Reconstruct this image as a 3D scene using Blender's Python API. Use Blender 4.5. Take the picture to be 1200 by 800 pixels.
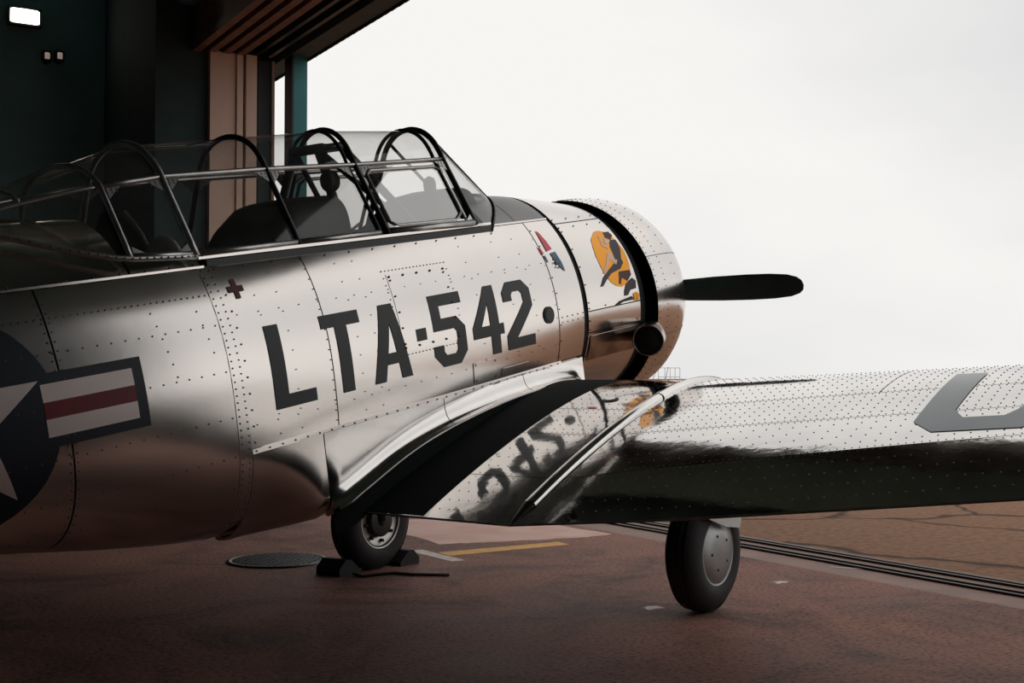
import bpy, bmesh, math, random
from mathutils import Vector, Matrix
random.seed(7)
PI = math.pi
for o in list(bpy.data.objects): bpy.data.objects.remove(o)
scn = bpy.context.scene
COL = scn.collection

# ---------------- camera, sky, exposure ----------------
BRG = math.radians(30.7)          # camera bearing, clockwise from world Y (the door line)
cd = bpy.data.cameras.new('camera'); cam = bpy.data.objects.new('camera', cd); COL.objects.link(cam)
cd.sensor_width = 36; cd.lens = 1431/1200*36; cd.clip_end = 3000
cam.location = (0, 0, 1.34); cam.rotation_euler = (PI/2+math.atan(42/1431), 0, -BRG)
scn.camera = cam
vs = scn.view_settings
vs.view_transform = 'Standard'; vs.look = 'None'; vs.exposure = 0.0; vs.gamma = 1.0; vs.use_curve_mapping = False

wd = bpy.data.worlds.new('overcast_sky'); scn.world = wd; wd.use_nodes = True
nt = wd.node_tree; nt.nodes.clear()
out = nt.nodes.new('ShaderNodeOutputWorld'); bg = nt.nodes.new('ShaderNodeBackground')
tc = nt.nodes.new('ShaderNodeTexCoord'); mp = nt.nodes.new('ShaderNodeMapping')
nz = nt.nodes.new('ShaderNodeTexNoise'); rp = nt.nodes.new('ShaderNodeValToRGB')
mp.inputs['Scale'].default_value = (1, 1, 2.6)
nz.inputs['Scale'].default_value = 1.5; nz.inputs['Detail'].default_value = 5; nz.inputs['Roughness'].default_value = .45
rp.color_ramp.elements[0].position = .33; rp.color_ramp.elements[0].color = (.73, .735, .74, 1)
rp.color_ramp.elements[1].position = .60; rp.color_ramp.elements[1].color = (.93, .915, .895, 1)
nt.links.new(tc.outputs['Generated'], mp.inputs[0]); nt.links.new(mp.outputs[0], nz.inputs['Vector'])
nt.links.new(nz.outputs['Fac'], rp.inputs[0]); nt.links.new(rp.outputs[0], bg.inputs[0])
bg.inputs[1].default_value = 1.0
nt.links.new(bg.outputs[0], out.inputs[0])

# ---------------- materials ----------------
MATS = {}
def mat(name, col, rough=.5, metal=0, col2=None, scale=4, detail=4, bump=0, bscale=None, rvar=0, spec=.5, stretch=(1,1,1), lo=.35, hi=.65, coat=0):
    m = bpy.data.materials.new(name); m.use_nodes = True; MATS[name] = m
    t = m.node_tree; b = t.nodes['Principled BSDF']
    b.inputs['Metallic'].default_value = metal; b.inputs['Roughness'].default_value = rough
    b.inputs['Specular IOR Level'].default_value = spec; b.inputs['Coat Weight'].default_value = coat
    b.inputs['Base Color'].default_value = (*col, 1)
    co = t.nodes.new('ShaderNodeTexCoord'); ma = t.nodes.new('ShaderNodeMapping'); ma.inputs['Scale'].default_value = stretch
    t.links.new(co.outputs['Object'], ma.inputs[0])
    n = t.nodes.new('ShaderNodeTexNoise'); n.inputs['Scale'].default_value = scale; n.inputs['Detail'].default_value = detail
    t.links.new(ma.outputs[0], n.inputs['Vector'])
    c2 = col2 or tuple(min(1, c*.85) for c in col)
    r = t.nodes.new('ShaderNodeValToRGB'); r.color_ramp.elements[0].color = (*c2, 1); r.color_ramp.elements[1].color = (*col, 1)
    r.color_ramp.elements[0].position = lo; r.color_ramp.elements[1].position = hi
    t.links.new(n.outputs['Fac'], r.inputs[0]); t.links.new(r.outputs[0], b.inputs['Base Color'])
    if rvar:
        mr = t.nodes.new('ShaderNodeMapRange'); mr.inputs['From Min'].default_value = .3; mr.inputs['From Max'].default_value = .7
        mr.inputs['To Min'].default_value = rough-rvar; mr.inputs['To Max'].default_value = rough+rvar
        t.links.new(n.outputs['Fac'], mr.inputs[0]); t.links.new(mr.outputs[0], b.inputs['Roughness'])
    if bump:
        n2 = t.nodes.new('ShaderNodeTexNoise'); n2.inputs['Scale'].default_value = bscale or scale*3; n2.inputs['Detail'].default_value = 3
        t.links.new(ma.outputs[0], n2.inputs['Vector'])
        bp = t.nodes.new('ShaderNodeBump'); bp.inputs['Distance'].default_value = bump; bp.inputs['Strength'].default_value = 1
        t.links.new(n2.outputs['Fac'], bp.inputs['Height']); t.links.new(bp.outputs[0], b.inputs['Normal'])
    return m
ALU   = mat('aluminium_skin', (.84,.79,.752), .19, 1, (.79,.742,.705), 1.6, 4, .0006, 4, .03)
ALUW  = mat('polished_wing_aluminium', (.80,.77,.74), .07, 1, (.70,.68,.66), 3, 5, .0012, 6, .02)
ALUF  = mat('polished_fillet_aluminium', (.86,.83,.80), .14, 1, (.78,.75,.72), 3, 4, .0006, 6, .03)
FRAME = mat('canopy_frame_metal', (.66,.65,.63), .34, .9, (.52,.51,.5), 12)
FRAMED= mat('dark_frame_paint', (.025,.03,.032), .4, 0)
COCK  = mat('cockpit_dark_lining', (.022,.027,.028), .6, 0)
HOOD  = mat('hood_black_vinyl', (.02,.024,.026), .55, 0)
CORE  = mat('inner_structure', (.012,.014,.015), .7, 0)
LET   = mat('marking_charcoal', (.018,.022,.025), .42, 0, (.03,.035,.038), 9)
BLUE  = mat('insignia_blue', (.012,.02,.035), .4, 0)
WHITE = mat('insignia_white', (.92,.79,.75), .4, .45, (.84,.72,.68), 5)
RED   = mat('insignia_red', (.30,.025,.03), .4, 0)
CROSS = mat('rescue_cross_red', (.16,.02,.02), .45, 0)
SRED  = mat('stripe_red', (.62,.10,.11), .3, .6)
SBLUE = mat('stripe_blue', (.085,.15,.21), .3, .6)
ORANGE= mat('nose_art_orange', (.98,.42,.045), .32, .75, (.93,.38,.04))
SKIN  = mat('nose_art_skin', (.85,.55,.38), .35, .6)
PURP  = mat('nose_art_slate', (.10,.075,.09), .5, 0)
BROWN = mat('nose_art_brown', (.16,.05,.035), .5, 0)
WALKM = mat('anti_slip_black', (.010,.013,.014), .75, 0, (.015,.018,.019), 60, 3, .0006, 180, spec=.2)
GREYU = mat('wing_letter_grey', (.21,.225,.235), .16, .55)
RIV   = mat('rivet_metal', (.16,.15,.145), .4, .8)
PROPM = mat('propeller_black', (.04,.085,.09), .55, 0, spec=.3)
TIRE  = mat('tire_rubber', (.014,.015,.016), .7, 0, (.02,.02,.021), 18, 4, .001)
HUBM  = mat('wheel_cover_metal', (.42,.44,.44), .42, .7, (.34,.36,.36), 8)
RIMM  = mat('wheel_rim_metal', (.55,.52,.49), .35, .8)
STEEL = mat('dark_steel', (.05,.05,.05), .45, .7)
EXH   = mat('exhaust_steel', (.50,.44,.40), .22, 1, (.30,.24,.2), 10)
DECK  = mat('anti_glare_deck_grey', (.30,.29,.285), .34, .75, (.22,.215,.21), 2.5)
SOOTPIT  = mat('exhaust_soot', (.010,.009,.009), .8, 0)  # black of the exhaust bore, also used for the drain disc
PALE  = mat('pale_cushion', (.55,.50,.46), .7, 0)
WHITEP= mat('white_paint', (.80,.80,.78), .4, 0)
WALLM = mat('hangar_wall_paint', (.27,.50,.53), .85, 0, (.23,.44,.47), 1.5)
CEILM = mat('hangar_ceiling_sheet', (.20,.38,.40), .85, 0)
BROWNW= mat('wall_panel_tan', (.17,.10,.065), .7, 0, (.13,.075,.05), 2.5)
LEAF  = mat('door_leaf_tan', (.93,.70,.57), .6, 0, (.80,.59,.48), 2, 4, stretch=(1,1,.3))
LEAFD = mat('door_leaf_seal_black', (.015,.017,.018), .7, 0)  # black for strips that stand in for shade between door leaves
TRACK = mat('door_track_rust', (.31,.165,.115), .6, .1, (.21,.11,.08), 5)
HEAD  = mat('door_header_sheet', (.08,.11,.115), .75, 0)
PIER  = mat('pier_dark_paint', (.04,.075,.08), .85, 0)  # wall tone darkened so the pier carries shade in its colour
TEAL  = mat('post_teal_paint', (.03,.26,.28), .5, 0, (.025,.21,.225), 3)
RAIL  = mat('rail_steel', (.06,.045,.038), .5, .6)
YEL   = mat('floor_yellow_paint', (1.0,.56,.13), .6, 0, (.85,.42,.12), 14, spec=.1)
FWHITE= mat('floor_white_paint', (.78,.66,.58), .55, 0, (.60,.45,.38), 14)
ROPE  = mat('rope_dark', (.035,.03,.028), .8, 0)
RUBB  = mat('chock_rubber', (.016,.016,.016), .75, 0)
GRATE = mat('drain_iron', (.10,.105,.105), .45, .7)

def glass_mat(name, tint, haze, hazecol=(.5,.5,.5), refl=.045):
    m = bpy.data.materials.new(name); m.use_nodes = True; t = m.node_tree; t.nodes.clear()
    o = t.nodes.new('ShaderNodeOutputMaterial'); tr = t.nodes.new('ShaderNodeBsdfTransparent'); gl = t.nodes.new('ShaderNodeBsdfGlossy')
    df = t.nodes.new('ShaderNodeBsdfDiffuse'); m1 = t.nodes.new('ShaderNodeMixShader'); m2 = t.nodes.new('ShaderNodeMixShader'); lw = t.nodes.new('ShaderNodeLayerWeight'); pw = t.nodes.new('ShaderNodeMath'); fr = t.nodes.new('ShaderNodeMath')
    tr.inputs[0].default_value = (*tint, 1); gl.inputs['Roughness'].default_value = .03; pw.operation = 'POWER'; pw.inputs[1].default_value = 4.5; lw.inputs[0].default_value = .5; fr.operation = 'MULTIPLY_ADD'; fr.inputs[1].default_value = .85; fr.inputs[2].default_value = refl; t.links.new(lw.outputs['Facing'], pw.inputs[0]); t.links.new(pw.outputs[0], fr.inputs[0])
    df.inputs[0].default_value = (*hazecol, 1)
    ns = t.nodes.new('ShaderNodeTexNoise'); ns.inputs['Scale'].default_value = 5
    mm = t.nodes.new('ShaderNodeMath'); mm.operation = 'MULTIPLY'; mm.inputs[1].default_value = haze*2
    t.links.new(ns.outputs['Fac'], mm.inputs[0]); t.links.new(mm.outputs[0], m1.inputs[0])
    t.links.new(tr.outputs[0], m1.inputs[1]); t.links.new(df.outputs[0], m1.inputs[2])
    t.links.new(fr.outputs[0], m2.inputs[0]); t.links.new(m1.outputs[0], m2.inputs[1]); t.links.new(gl.outputs[0], m2.inputs[2])
    t.links.new(m2.outputs[0], o.inputs[0]); return m
GLASS = glass_mat('canopy_glass', (.93,.93,.92), .05)
GLASSH= glass_mat('canopy_reflective_glass', (.97,.97,.96), .03, (.8,.8,.8), .42)
GLASST= glass_mat('canopy_roof_glass', (.90,.90,.89), .07)

def emit(name, col, s):
    m = bpy.data.materials.new(name); m.use_nodes = True; b = m.node_tree.nodes['Principled BSDF']
    b.inputs['Base Color'].default_value = (*col, 1); b.inputs['Emission Color'].default_value = (*col, 1); b.inputs['Emission Strength'].default_value = s
    return m
LAMP = emit('lamp_lens_glow', (1, .86, .70), 9); LAMPD = emit('small_lamp_glow', (.85,.72,.62), .22)

def floor_mat():
    m = mat('hangar_floor_painted_concrete', (.45,.225,.168), .72, 0, (.32,.155,.118), 1.1, 8, .0025, 22, .08, .12, lo=.3, hi=.7)
    t = m.node_tree; b = t.nodes['Principled BSDF']
    # old oil stains and worn blotches, scattered all over the floor
    co = t.nodes.new('ShaderNodeTexCoord')
    n = t.nodes.new('ShaderNodeTexNoise'); n.inputs['Scale'].default_value = .8; n.inputs['Detail'].default_value = 10; n.inputs['Roughness'].default_value = .68; n.inputs['Distortion'].default_value = 1.2
    t.links.new(co.outputs['Object'], n.inputs['Vector'])
    r = t.nodes.new('ShaderNodeMapRange'); r.inputs['From Min'].default_value = .46; r.inputs['From Max'].default_value = .66; r.inputs['To Min'].default_value = 0; r.inputs['To Max'].default_value = .8
    t.links.new(n.outputs['Fac'], r.inputs[0])
    mx = t.nodes.new('ShaderNodeMix'); mx.data_type = 'RGBA'
    src = b.inputs['Base Color'].links[0].from_socket
    t.links.new(r.outputs[0], mx.inputs['Factor']); t.links.new(src, mx.inputs['A']); mx.inputs['B'].default_value = (.10,.068,.060,1)
    # speckle
    v = t.nodes.new('ShaderNodeTexNoise'); v.inputs['Scale'].default_value = 38; v.inputs['Detail'].default_value = 6
    t.links.new(co.outputs['Object'], v.inputs['Vector'])
    r2 = t.nodes.new('ShaderNodeValToRGB'); r2.color_ramp.elements[0].position = .33; r2.color_ramp.elements[1].position = .52
    r2.color_ramp.elements[0].color = (.45,.42,.42,1); r2.color_ramp.elements[1].color = (1,1,1,1)
    t.links.new(v.outputs['Fac'], r2.inputs[0])
    m2 = t.nodes.new('ShaderNodeMix'); m2.data_type = 'RGBA'; m2.blend_type = 'MULTIPLY'; m2.inputs['Factor'].default_value = 1
    t.links.new(mx.outputs['Result'], m2.inputs['A']); t.links.new(r2.outputs[0], m2.inputs['B'])
    t.links.new(m2.outputs['Result'], b.inputs['Base Color'])
    return m
FLOOR = floor_mat()
STRIP = mat('door_sill_concrete', (.34,.17,.115), .6, 0, (.24,.12,.085), 3, 7, .002, 40, lo=.35, hi=.7)
ASPH  = mat('apron_asphalt', (.36,.18,.095), .85, 0, (.18,.09,.052), 16, 8, .004, 60, lo=.3, hi=.68, spec=.25)

def cracks(m):
    t = m.node_tree; b = t.nodes['Principled BSDF']; co = t.nodes.new('ShaderNodeTexCoord'); ds = t.nodes.new('ShaderNodeTexNoise'); ds.inputs['Scale'].default_value = 1.2
    v = t.nodes.new('ShaderNodeTexVoronoi'); v.feature = 'DISTANCE_TO_EDGE'; v.inputs['Scale'].default_value = .32
    ad = t.nodes.new('ShaderNodeMix'); ad.data_type = 'RGBA'; ad.blend_type = 'ADD'; ad.inputs['Factor'].default_value = .6
    t.links.new(co.outputs['Object'], ds.inputs['Vector']); t.links.new(co.outputs['Object'], ad.inputs['A']); t.links.new(ds.outputs['Color'], ad.inputs['B']); t.links.new(ad.outputs['Result'], v.inputs['Vector'])
    r = t.nodes.new('ShaderNodeValToRGB'); r.color_ramp.elements[0].position = .004; r.color_ramp.elements[1].position = .016; r.color_ramp.elements[0].color = (.25,.22,.2,1); r.color_ramp.elements[1].color = (1,1,1,1)
    mx = t.nodes.new('ShaderNodeMix'); mx.data_type = 'RGBA'; mx.blend_type = 'MULTIPLY'; mx.inputs['Factor'].default_value = 1
    src = b.inputs['Base Color'].links[0].from_socket
    t.links.new(v.outputs['Distance'], r.inputs[0]); t.links.new(src, mx.inputs['A']); t.links.new(r.outputs[0], mx.inputs['B']); t.links.new(mx.outputs['Result'], b.inputs['Base Color'])
cracks(ASPH)
PATCH = mat('bleached_floor_patch', (.92,.62,.53), .7, 0, (.78,.46,.38), 2.2, 7, spec=.15)  # paler tone than the floor around it
# ---------------- helpers ----------------
def link(name, me, m, parent=None, smooth=True):
    if m: me.materials.append(m)
    if smooth:
        for p in me.polygons: p.use_smooth = True
    o = bpy.data.objects.new(name, me); COL.objects.link(o)
    if parent: o.parent = parent
    return o
def obj(name, vf, m, parent=None, smooth=True, tf=None):
    V, Fc = vf
    if tf: V = [tf(*v) for v in V]
    me = bpy.data.meshes.new(name); me.from_pydata([tuple(v) for v in V], [], Fc); me.update()
    if len(Fc) and smooth is not None:
        bm = bmesh.new(); bm.from_mesh(me); bmesh.ops.recalc_face_normals(bm, faces=bm.faces); bm.to_mesh(me); bm.free()
    return link(name, me, m, parent, smooth)
def tag(o, label, cat, group=None, kind=None):
    if label: o['label'] = label
    if cat: o['category'] = cat
    if group: o['group'] = group
    if kind: o['kind'] = kind
    return o
def struct(name, vf, m, label, cat, smooth=False):
    return tag(obj(name, vf, m, None, smooth), label, cat, None, 'structure')
def join(*parts):
    V, Fc = [], []
    for v, f in parts:
        k = len(V); V += list(v); Fc += [tuple(i+k for i in q) for q in f]
    return V, Fc
def box(x0, x1, y0, y1, z0, z1):
    V = [(x,y,z) for x in(x0,x1) for y in(y0,y1) for z in(z0,z1)]
    return V, [(0,1,3,2),(4,6,7,5),(0,4,5,1),(2,3,7,6),(0,2,6,4),(1,5,7,3)]
def grid(fn, nu, nv, closeu=False):
    V = [fn(i/nu, j/nv) for i in range(nu+(0 if closeu else 1)) for j in range(nv+1)]
    Fc = []
    for i in range(nu):
        a, b = i*(nv+1), ((i+1) % nu if closeu else i+1)*(nv+1)
        for j in range(nv): Fc.append((a+j, b+j, b+j+1, a+j+1))
    return V, Fc
def slab(fn, fin, nu, nv):
    """panel: outer grid fn(u,v), rim folded in to fin(u,v)"""
    V, Fc = grid(fn, nu, nv)
    ring = [(i,0) for i in range(nu)]+[(nu,j) for j in range(nv)]+[(i,nv) for i in range(nu,0,-1)]+[(0,j) for j in range(nv,0,-1)]
    k = len(V); V = V+[fn(i/nu,j/nv) for i,j in ring]+[fin(i/nu,j/nv) for i,j in ring]; n = len(ring)
    for q in range(n): Fc.append((k+q, k+(q+1)%n, k+n+(q+1)%n, k+n+q))
    return V, Fc
def tube(pts, r, n=8, cap=True, flat=1.0):
    P = [Vector(p) for p in pts]; V, Fc = [], []
    up = Vector((.13,.31,.94))
    for i, p in enumerate(P):
        d = (P[min(i+1,len(P)-1)]-P[max(i-1,0)]).normalized()
        a = d.cross(up)
        a = a.normalized() if a.length > 1e-4 else d.orthogonal().normalized()
        b = d.cross(a).normalized(); rr = r[i] if isinstance(r,(list,tuple)) else r
        for k in range(n):
            t = 2*PI*k/n; V.append(p+a*rr*math.cos(t)+b*rr*flat*math.sin(t))
    for i in range(len(P)-1):
        for k in range(n): Fc.append((i*n+k, i*n+(k+1)%n, (i+1)*n+(k+1)%n, (i+1)*n+k))
    if cap: Fc += [tuple(range(n-1,-1,-1)), tuple((len(P)-1)*n+k for k in range(n))]
    return [tuple(v) for v in V], Fc
def bar(p, q, w, h, up=(0,0,1)):
    p, q = Vector(p), Vector(q); d = (q-p).normalized(); a = d.cross(Vector(up)).normalized(); b = a.cross(d)
    V = [tuple(e+a*w/2*i+b*h/2*j) for e in(p,q) for i,j in((-1,-1),(1,-1),(1,1),(-1,1))]
    return V, [(3,2,1,0),(4,5,6,7)]+[(i,(i+1)%4,4+(i+1)%4,4+i) for i in range(4)]
def revolve(prof, n=64, axis='x', c=(0,0,0)):
    V, Fc = [], []; m = len(prof)
    for k in range(n):
        t = 2*PI*k/n
        for a, r in prof:
            if axis == 'x': V.append((c[0]+a, c[1]+r*math.cos(t), c[2]+r*math.sin(t)))
            elif axis == 'y': V.append((c[0]+r*math.cos(t), c[1]+a, c[2]+r*math.sin(t)))
            else: V.append((c[0]+r*math.cos(t), c[1]+r*math.sin(t), c[2]+a))
    for k in range(n):
        for i in range(m-1): Fc.append((k*m+i, k*m+i+1, ((k+1)%n)*m+i+1, ((k+1)%n)*m+i))
    return V, Fc
def poly_cells(polys, step):
    """2D polygons (may be concave) cut into small cells for draping on a curved skin"""
    bm = bmesh.new()
    for P in polys:
        bm.faces.new([bm.verts.new((a, b, 0)) for a, b in P])
    bmesh.ops.triangulate(bm, faces=bm.faces[:])
    xs = [v.co.x for v in bm.verts]; ys = [v.co.y for v in bm.verts]
    for lo, hi, nrm in((min(xs),max(xs),(1,0,0)),(min(ys),max(ys),(0,1,0))):
        k = math.floor(lo/step)+1
        while k*step < hi:
            c = Vector(nrm)*(k*step)
            bmesh.ops.bisect_plane(bm, geom=bm.verts[:]+bm.edges[:]+bm.faces[:], plane_co=c, plane_no=nrm, dist=1e-6); k += 1
    bm.verts.index_update()
    V = [(v.co.x, v.co.y) for v in bm.verts]; Fc = [tuple(v.index for v in f.verts) for f in bm.faces]; bm.free()
    return V, Fc
def empty(name, loc, rz=0):
    o = bpy.data.objects.new(name, None); COL.objects.link(o); o.location = loc; o.rotation_euler = (0,0,rz); o.empty_display_size = .2; return o

# ---- fuselage section table (station, centre, half width, upper height/exponent, lower height/exponent)
TAB=[(-.80,.02,.630,.67,2.0,.65,2.0),(-1.45,.03,.585,.745,2.0,.65,2.0),(-1.9,.02,.580,.78,2.05,.66,2.2),(-2.6,.02,.570,.81,2.1,.69,2.9),(-3.4,.02,.558,.82,2.1,.69,3.1),(-4.15,.02,.545,.81,2.1,.67,3.0),(-4.6,.015,.52,.825,2.1,.585,2.8),(-5.1,.01,.485,.83,2.1,.46,2.5),(-5.8,.07,.42,.72,2.0,.38,2.3),(-6.6,.15,.31,.52,2.0,.31,2.1),(-7.7,.26,.15,.27,2.0,.21,2.0),(-8.35,.32,.04,.09,2.0,.08,2.0)]
def sec(x):
    T=TAB
    if x>=T[0][0]: return T[0][1:]
    if x<=T[-1][0]: return T[-1][1:]
    for i in range(len(T)-1):
        if T[i+1][0]<=x<=T[i][0]: break
    a,b=T[i],T[i+1]; h=b[0]-a[0]; u=(x-a[0])/h
    def tan(j,k):
        if j==0 or j==len(T)-1: 
            q=(T[1],T[0]) if j==0 else (T[-1],T[-2]); return (q[0][k]-q[1][k])/(q[0][0]-q[1][0])
        return (T[j+1][k]-T[j-1][k])/(T[j+1][0]-T[j-1][0])
    o=[]
    for k in range(1,7):
        m0,m1=tan(i,k)*h,tan(i+1,k)*h
        o.append((2*u**3-3*u*u+1)*a[k]+(u**3-2*u*u+u)*m0+(-2*u**3+3*u*u)*b[k]+(u**3-u*u)*m1)
    return o
def fus_t(x,t):   # t=0 top .. pi bottom ; returns half width y>0, z
    zc,w,hu,nu,hl,nl=sec(x); c,s=math.cos(t),max(0,math.sin(t))
    h,n=(hu,nu) if c>=0 else (hl,nl)
    return w*s**(2/n), zc+(1 if c>=0 else -1)*h*abs(c)**(2/n)
def t_of_z(x,z):
    zc,w,hu,nu,hl,nl=sec(x); q=z-zc
    h,n=(hu,nu) if q>=0 else (hl,nl)
    q=max(-1,min(1,q/h)); c=math.copysign(abs(q)**(n/2),q)
    return math.acos(c)
def half(x,z): return fus_t(x,t_of_z(x,z))[0]

# ================= THE SETTING =================
XD = 6.45      # door line
HT = 5.92      # door head height
YF = 20.0      # far wall
struct('floor', box(-13, 6.17, -8, YF, -.2, 0), FLOOR, 'worn reddish-brown painted concrete hangar floor', 'floor')
sill = struct('trim_1', box(6.174, 7.0, -30, 60, -.2, -.004), STRIP, 'brown concrete strip with door rails along the hangar mouth', 'door sill')
for k, x in enumerate((6.52, 6.62, 6.80, 6.88)):
    obj('rail', box(x-.016, x+.016, -30, 60, -.01, .012), RAIL, sill, False)
struct('ground', box(7.004, 900, -700, 900, -.25, -.006), ASPH, 'weathered brown asphalt apron outside the hangar', 'ground')
struct('wall_back', box(-13.2, -13, -8, YF, 0, 7.6), WALLM, 'dark teal painted rear hangar wall', 'wall')
struct('wall_left', box(-13.2, 6.1, YF, YF+.2, 0, 7.6), WALLM, 'dark teal painted side hangar wall with lamp', 'wall')
struct('wall_right', box(-13.2, XD+.1, -8.2, -8, 0, 7.6), WALLM, 'dark teal painted hangar wall opposite the lamp wall', 'wall')
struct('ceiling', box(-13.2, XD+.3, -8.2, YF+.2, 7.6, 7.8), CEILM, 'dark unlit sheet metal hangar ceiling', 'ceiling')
for i, y in enumerate((-3, 2, 7, 12, 17)):
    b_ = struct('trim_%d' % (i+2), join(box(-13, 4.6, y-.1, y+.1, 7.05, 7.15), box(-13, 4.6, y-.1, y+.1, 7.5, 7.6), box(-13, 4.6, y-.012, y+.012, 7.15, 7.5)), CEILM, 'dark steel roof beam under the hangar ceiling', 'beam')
    b_['group'] = 'roof beams'
# tan panelling band on the side wall behind the airplane tail
pan = struct('trim_7', box(-12, 3.6, YF-.03, YF-.002, 2.75, 3.75), BROWNW, 'dull tan panel band along the dark side wall', 'wall panel')
for k in range(6): obj('panel_batten', box(-11+2.4*k, -10.92+2.4*k, YF-.06, YF-.031, 2.75, 3.75), BROWNW, pan, False)
# door head: corrugated cladding with serrated lower edge
n = 380; V, Fc = [], []
for i in range(n+1):
    y = -8+i*(38/n); x = XD+(.035 if i % 2 else 0); zl = HT+(.03 if i % 2 else 0)
    V += [(x, y, zl), (x, y, 8.2)]
for i in range(n): Fc.append((2*i, 2*i+2, 2*i+3, 2*i+1))
Vb, Fb = box(XD-.30, XD-.012, -8, 30, HT+.05, 7.6)
head_ = struct('wall_front', (V, Fc), HEAD, 'dark corrugated door head above the hangar opening', 'wall')
obj('lintel_beam', (Vb, Fb), HEAD, head_, False)
obj('soffit', box(4.6, XD-.31, -8, 17.6, HT+.62, HT+.66), CEILM, head_, False)
obj('conduit', box(XD-.36, XD-.32, 4, 16.5, HT+.16, HT+.21), STEEL, head_, False)
for k, x in enumerate((4.86, 5.06, 5.26, 5.46)):
    t_ = struct('trim_%d' % (8+k), join(box(x-.055, x+.055, 12.5, 16.9, HT-.02, HT+.10), box(x-.02, x+.02, 12.5, 16.9, HT+.10, HT+.60)), TRACK, 'rust brown overhead sliding door track', 'door track')
    t_['group'] = 'overhead door tracks'
for k, x in enumerate((5.75, 5.95)):
    t_ = struct('trim_%d' % (12+k), box(x-.03, x+.03, -4, 16.9, HT+.05, HT+.16), STEEL, 'dark overhead guide rail near the door head', 'door track')
    t_['group'] = 'overhead guide rails'
# parked sliding leaves beyond the airplane
def leaf(i, x0, x1, y0, y1, label, m=LEAF):
    d = struct('door_%d' % i, box(x0, x1, y0, y1, .03, HT), m, label, 'door')
    return d
d1 = leaf(1, 5.035, 5.40, 16.75, YF-.05, 'tan sliding hangar door leaf parked innermost beside dark wall')
obj('edge_strip', box(5.41, 5.50, 16.72, 16.80, .03, HT), LEAF, d1, False); obj('door_seal', box(5.505, 5.53, 16.8, 17.2, .03, HT), LEAFD, d1, False)  # black strip stands in for the shaded gap after this leaf
d2 = leaf(2, 5.545, 5.70, 16.72, YF-.05, 'narrow tan sliding hangar door leaf parked between two darker leaves')
obj('door_seal', box(5.71, 5.74, 16.75, 17.3, .03, HT), LEAFD, d2, False)  # second black strip, again shade in the gap given as colour
d3 = leaf(3, 5.76, 5.985, 16.95, YF-.05, 'dark sliding hangar door leaf parked next to the bright gap', HEAD)
obj('edge_strip', box(5.99, 6.03, 16.9, 17.0, .03, HT), LEAF, d3, False)
d4 = struct('door_4', box(XD-.17, XD-.05, -8, .8, .0, HT+.04), HEAD, 'closed dark sliding hangar door leaf beyond the wing tip', 'door')  # added out of view; cuts light on the floor and fuselage reflections
for k in range(6): obj('door_panel', box(XD-.20, XD-.171, -7.6+1.4*k, -6.4+1.4*k, .3, HT-.3), HEAD, d4, False)
post = struct('trim_14', box(6.20, 6.42, 16.62, 16.80, 0, HT+.05), TEAL, 'teal painted steel post standing in the hangar opening', 'post')
obj('post_flange', box(6.165, 6.195, 16.56, 16.86, 0, HT+.05), STEEL, post, False)

struct('trim_15', box(4.3, 5.02, 16.85, YF-.01, 0, 7.58), PIER, 'dark wall pier beside the parked tan door leaves', 'wall')  # added block, hides the leaf side and paints that area as shade
# floor markings: yellow line with a pale bar across its end
def slabpoly(P, z0, z1):
    n = len(P); V = [(a,b,z0) for a,b in P]+[(a,b,z1) for a,b in P]
    return V, [tuple(range(n-1,-1,-1)), tuple(range(n,2*n))]+[(i,(i+1)%n,n+(i+1)%n,n+i) for i in range(n)]
struct('floor_line', slabpoly([(4.30,8.16),(5.42,8.22),(5.42,8.40),(4.30,8.36)], .0006, .002), YEL, 'worn yellow painted line on the hangar floor', 'floor marking')
struct('floor_bar', slabpoly([(4.18,7.90),(4.295,7.90),(4.27,8.56),(4.15,8.56)], .0006, .002), FWHITE, 'short pale bar painted across the end of the yellow line', 'floor marking')
struct('sill_mark', slabpoly([(6.36,6.33),(6.40,6.33),(6.55,6.12),(6.51,6.12)], -.0035, -.002), FWHITE, 'short white painted tick on the door sill strip', 'floor marking')
def ragged(P, amp, n=7):
    o = []
    for (a, c), (d, e) in zip(P, P[1:]+P[:1]):
        for k in range(n): f = k/n; o.append((a+(d-a)*f+random.uniform(-amp, amp), c+(e-c)*f+random.uniform(-amp, amp)))
    return o
struct('floor_patch', slabpoly(ragged([(4.55,10.6),(5.9,10.2),(6.12,8.6),(5.75,8.52),(5.0,8.66),(4.55,8.75)], .03), .0003, .0012), PATCH, 'pale bleached patch on the pink floor beside the door sill', 'floor marking')
for k, (x, y) in enumerate(((5.62,6.01),(4.35,5.72))):
    struct('paint_fleck', slabpoly(ragged([(x-.05,y-.04),(x+.05,y-.03),(x+.04,y+.06),(x-.04,y+.05)], .02, 3), .0004, .0014), FWHITE, ('white paint fleck on the floor outboard of the near wheel', 'white paint fleck on the dark floor behind the near wheel')[k], 'floor marking')
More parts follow.
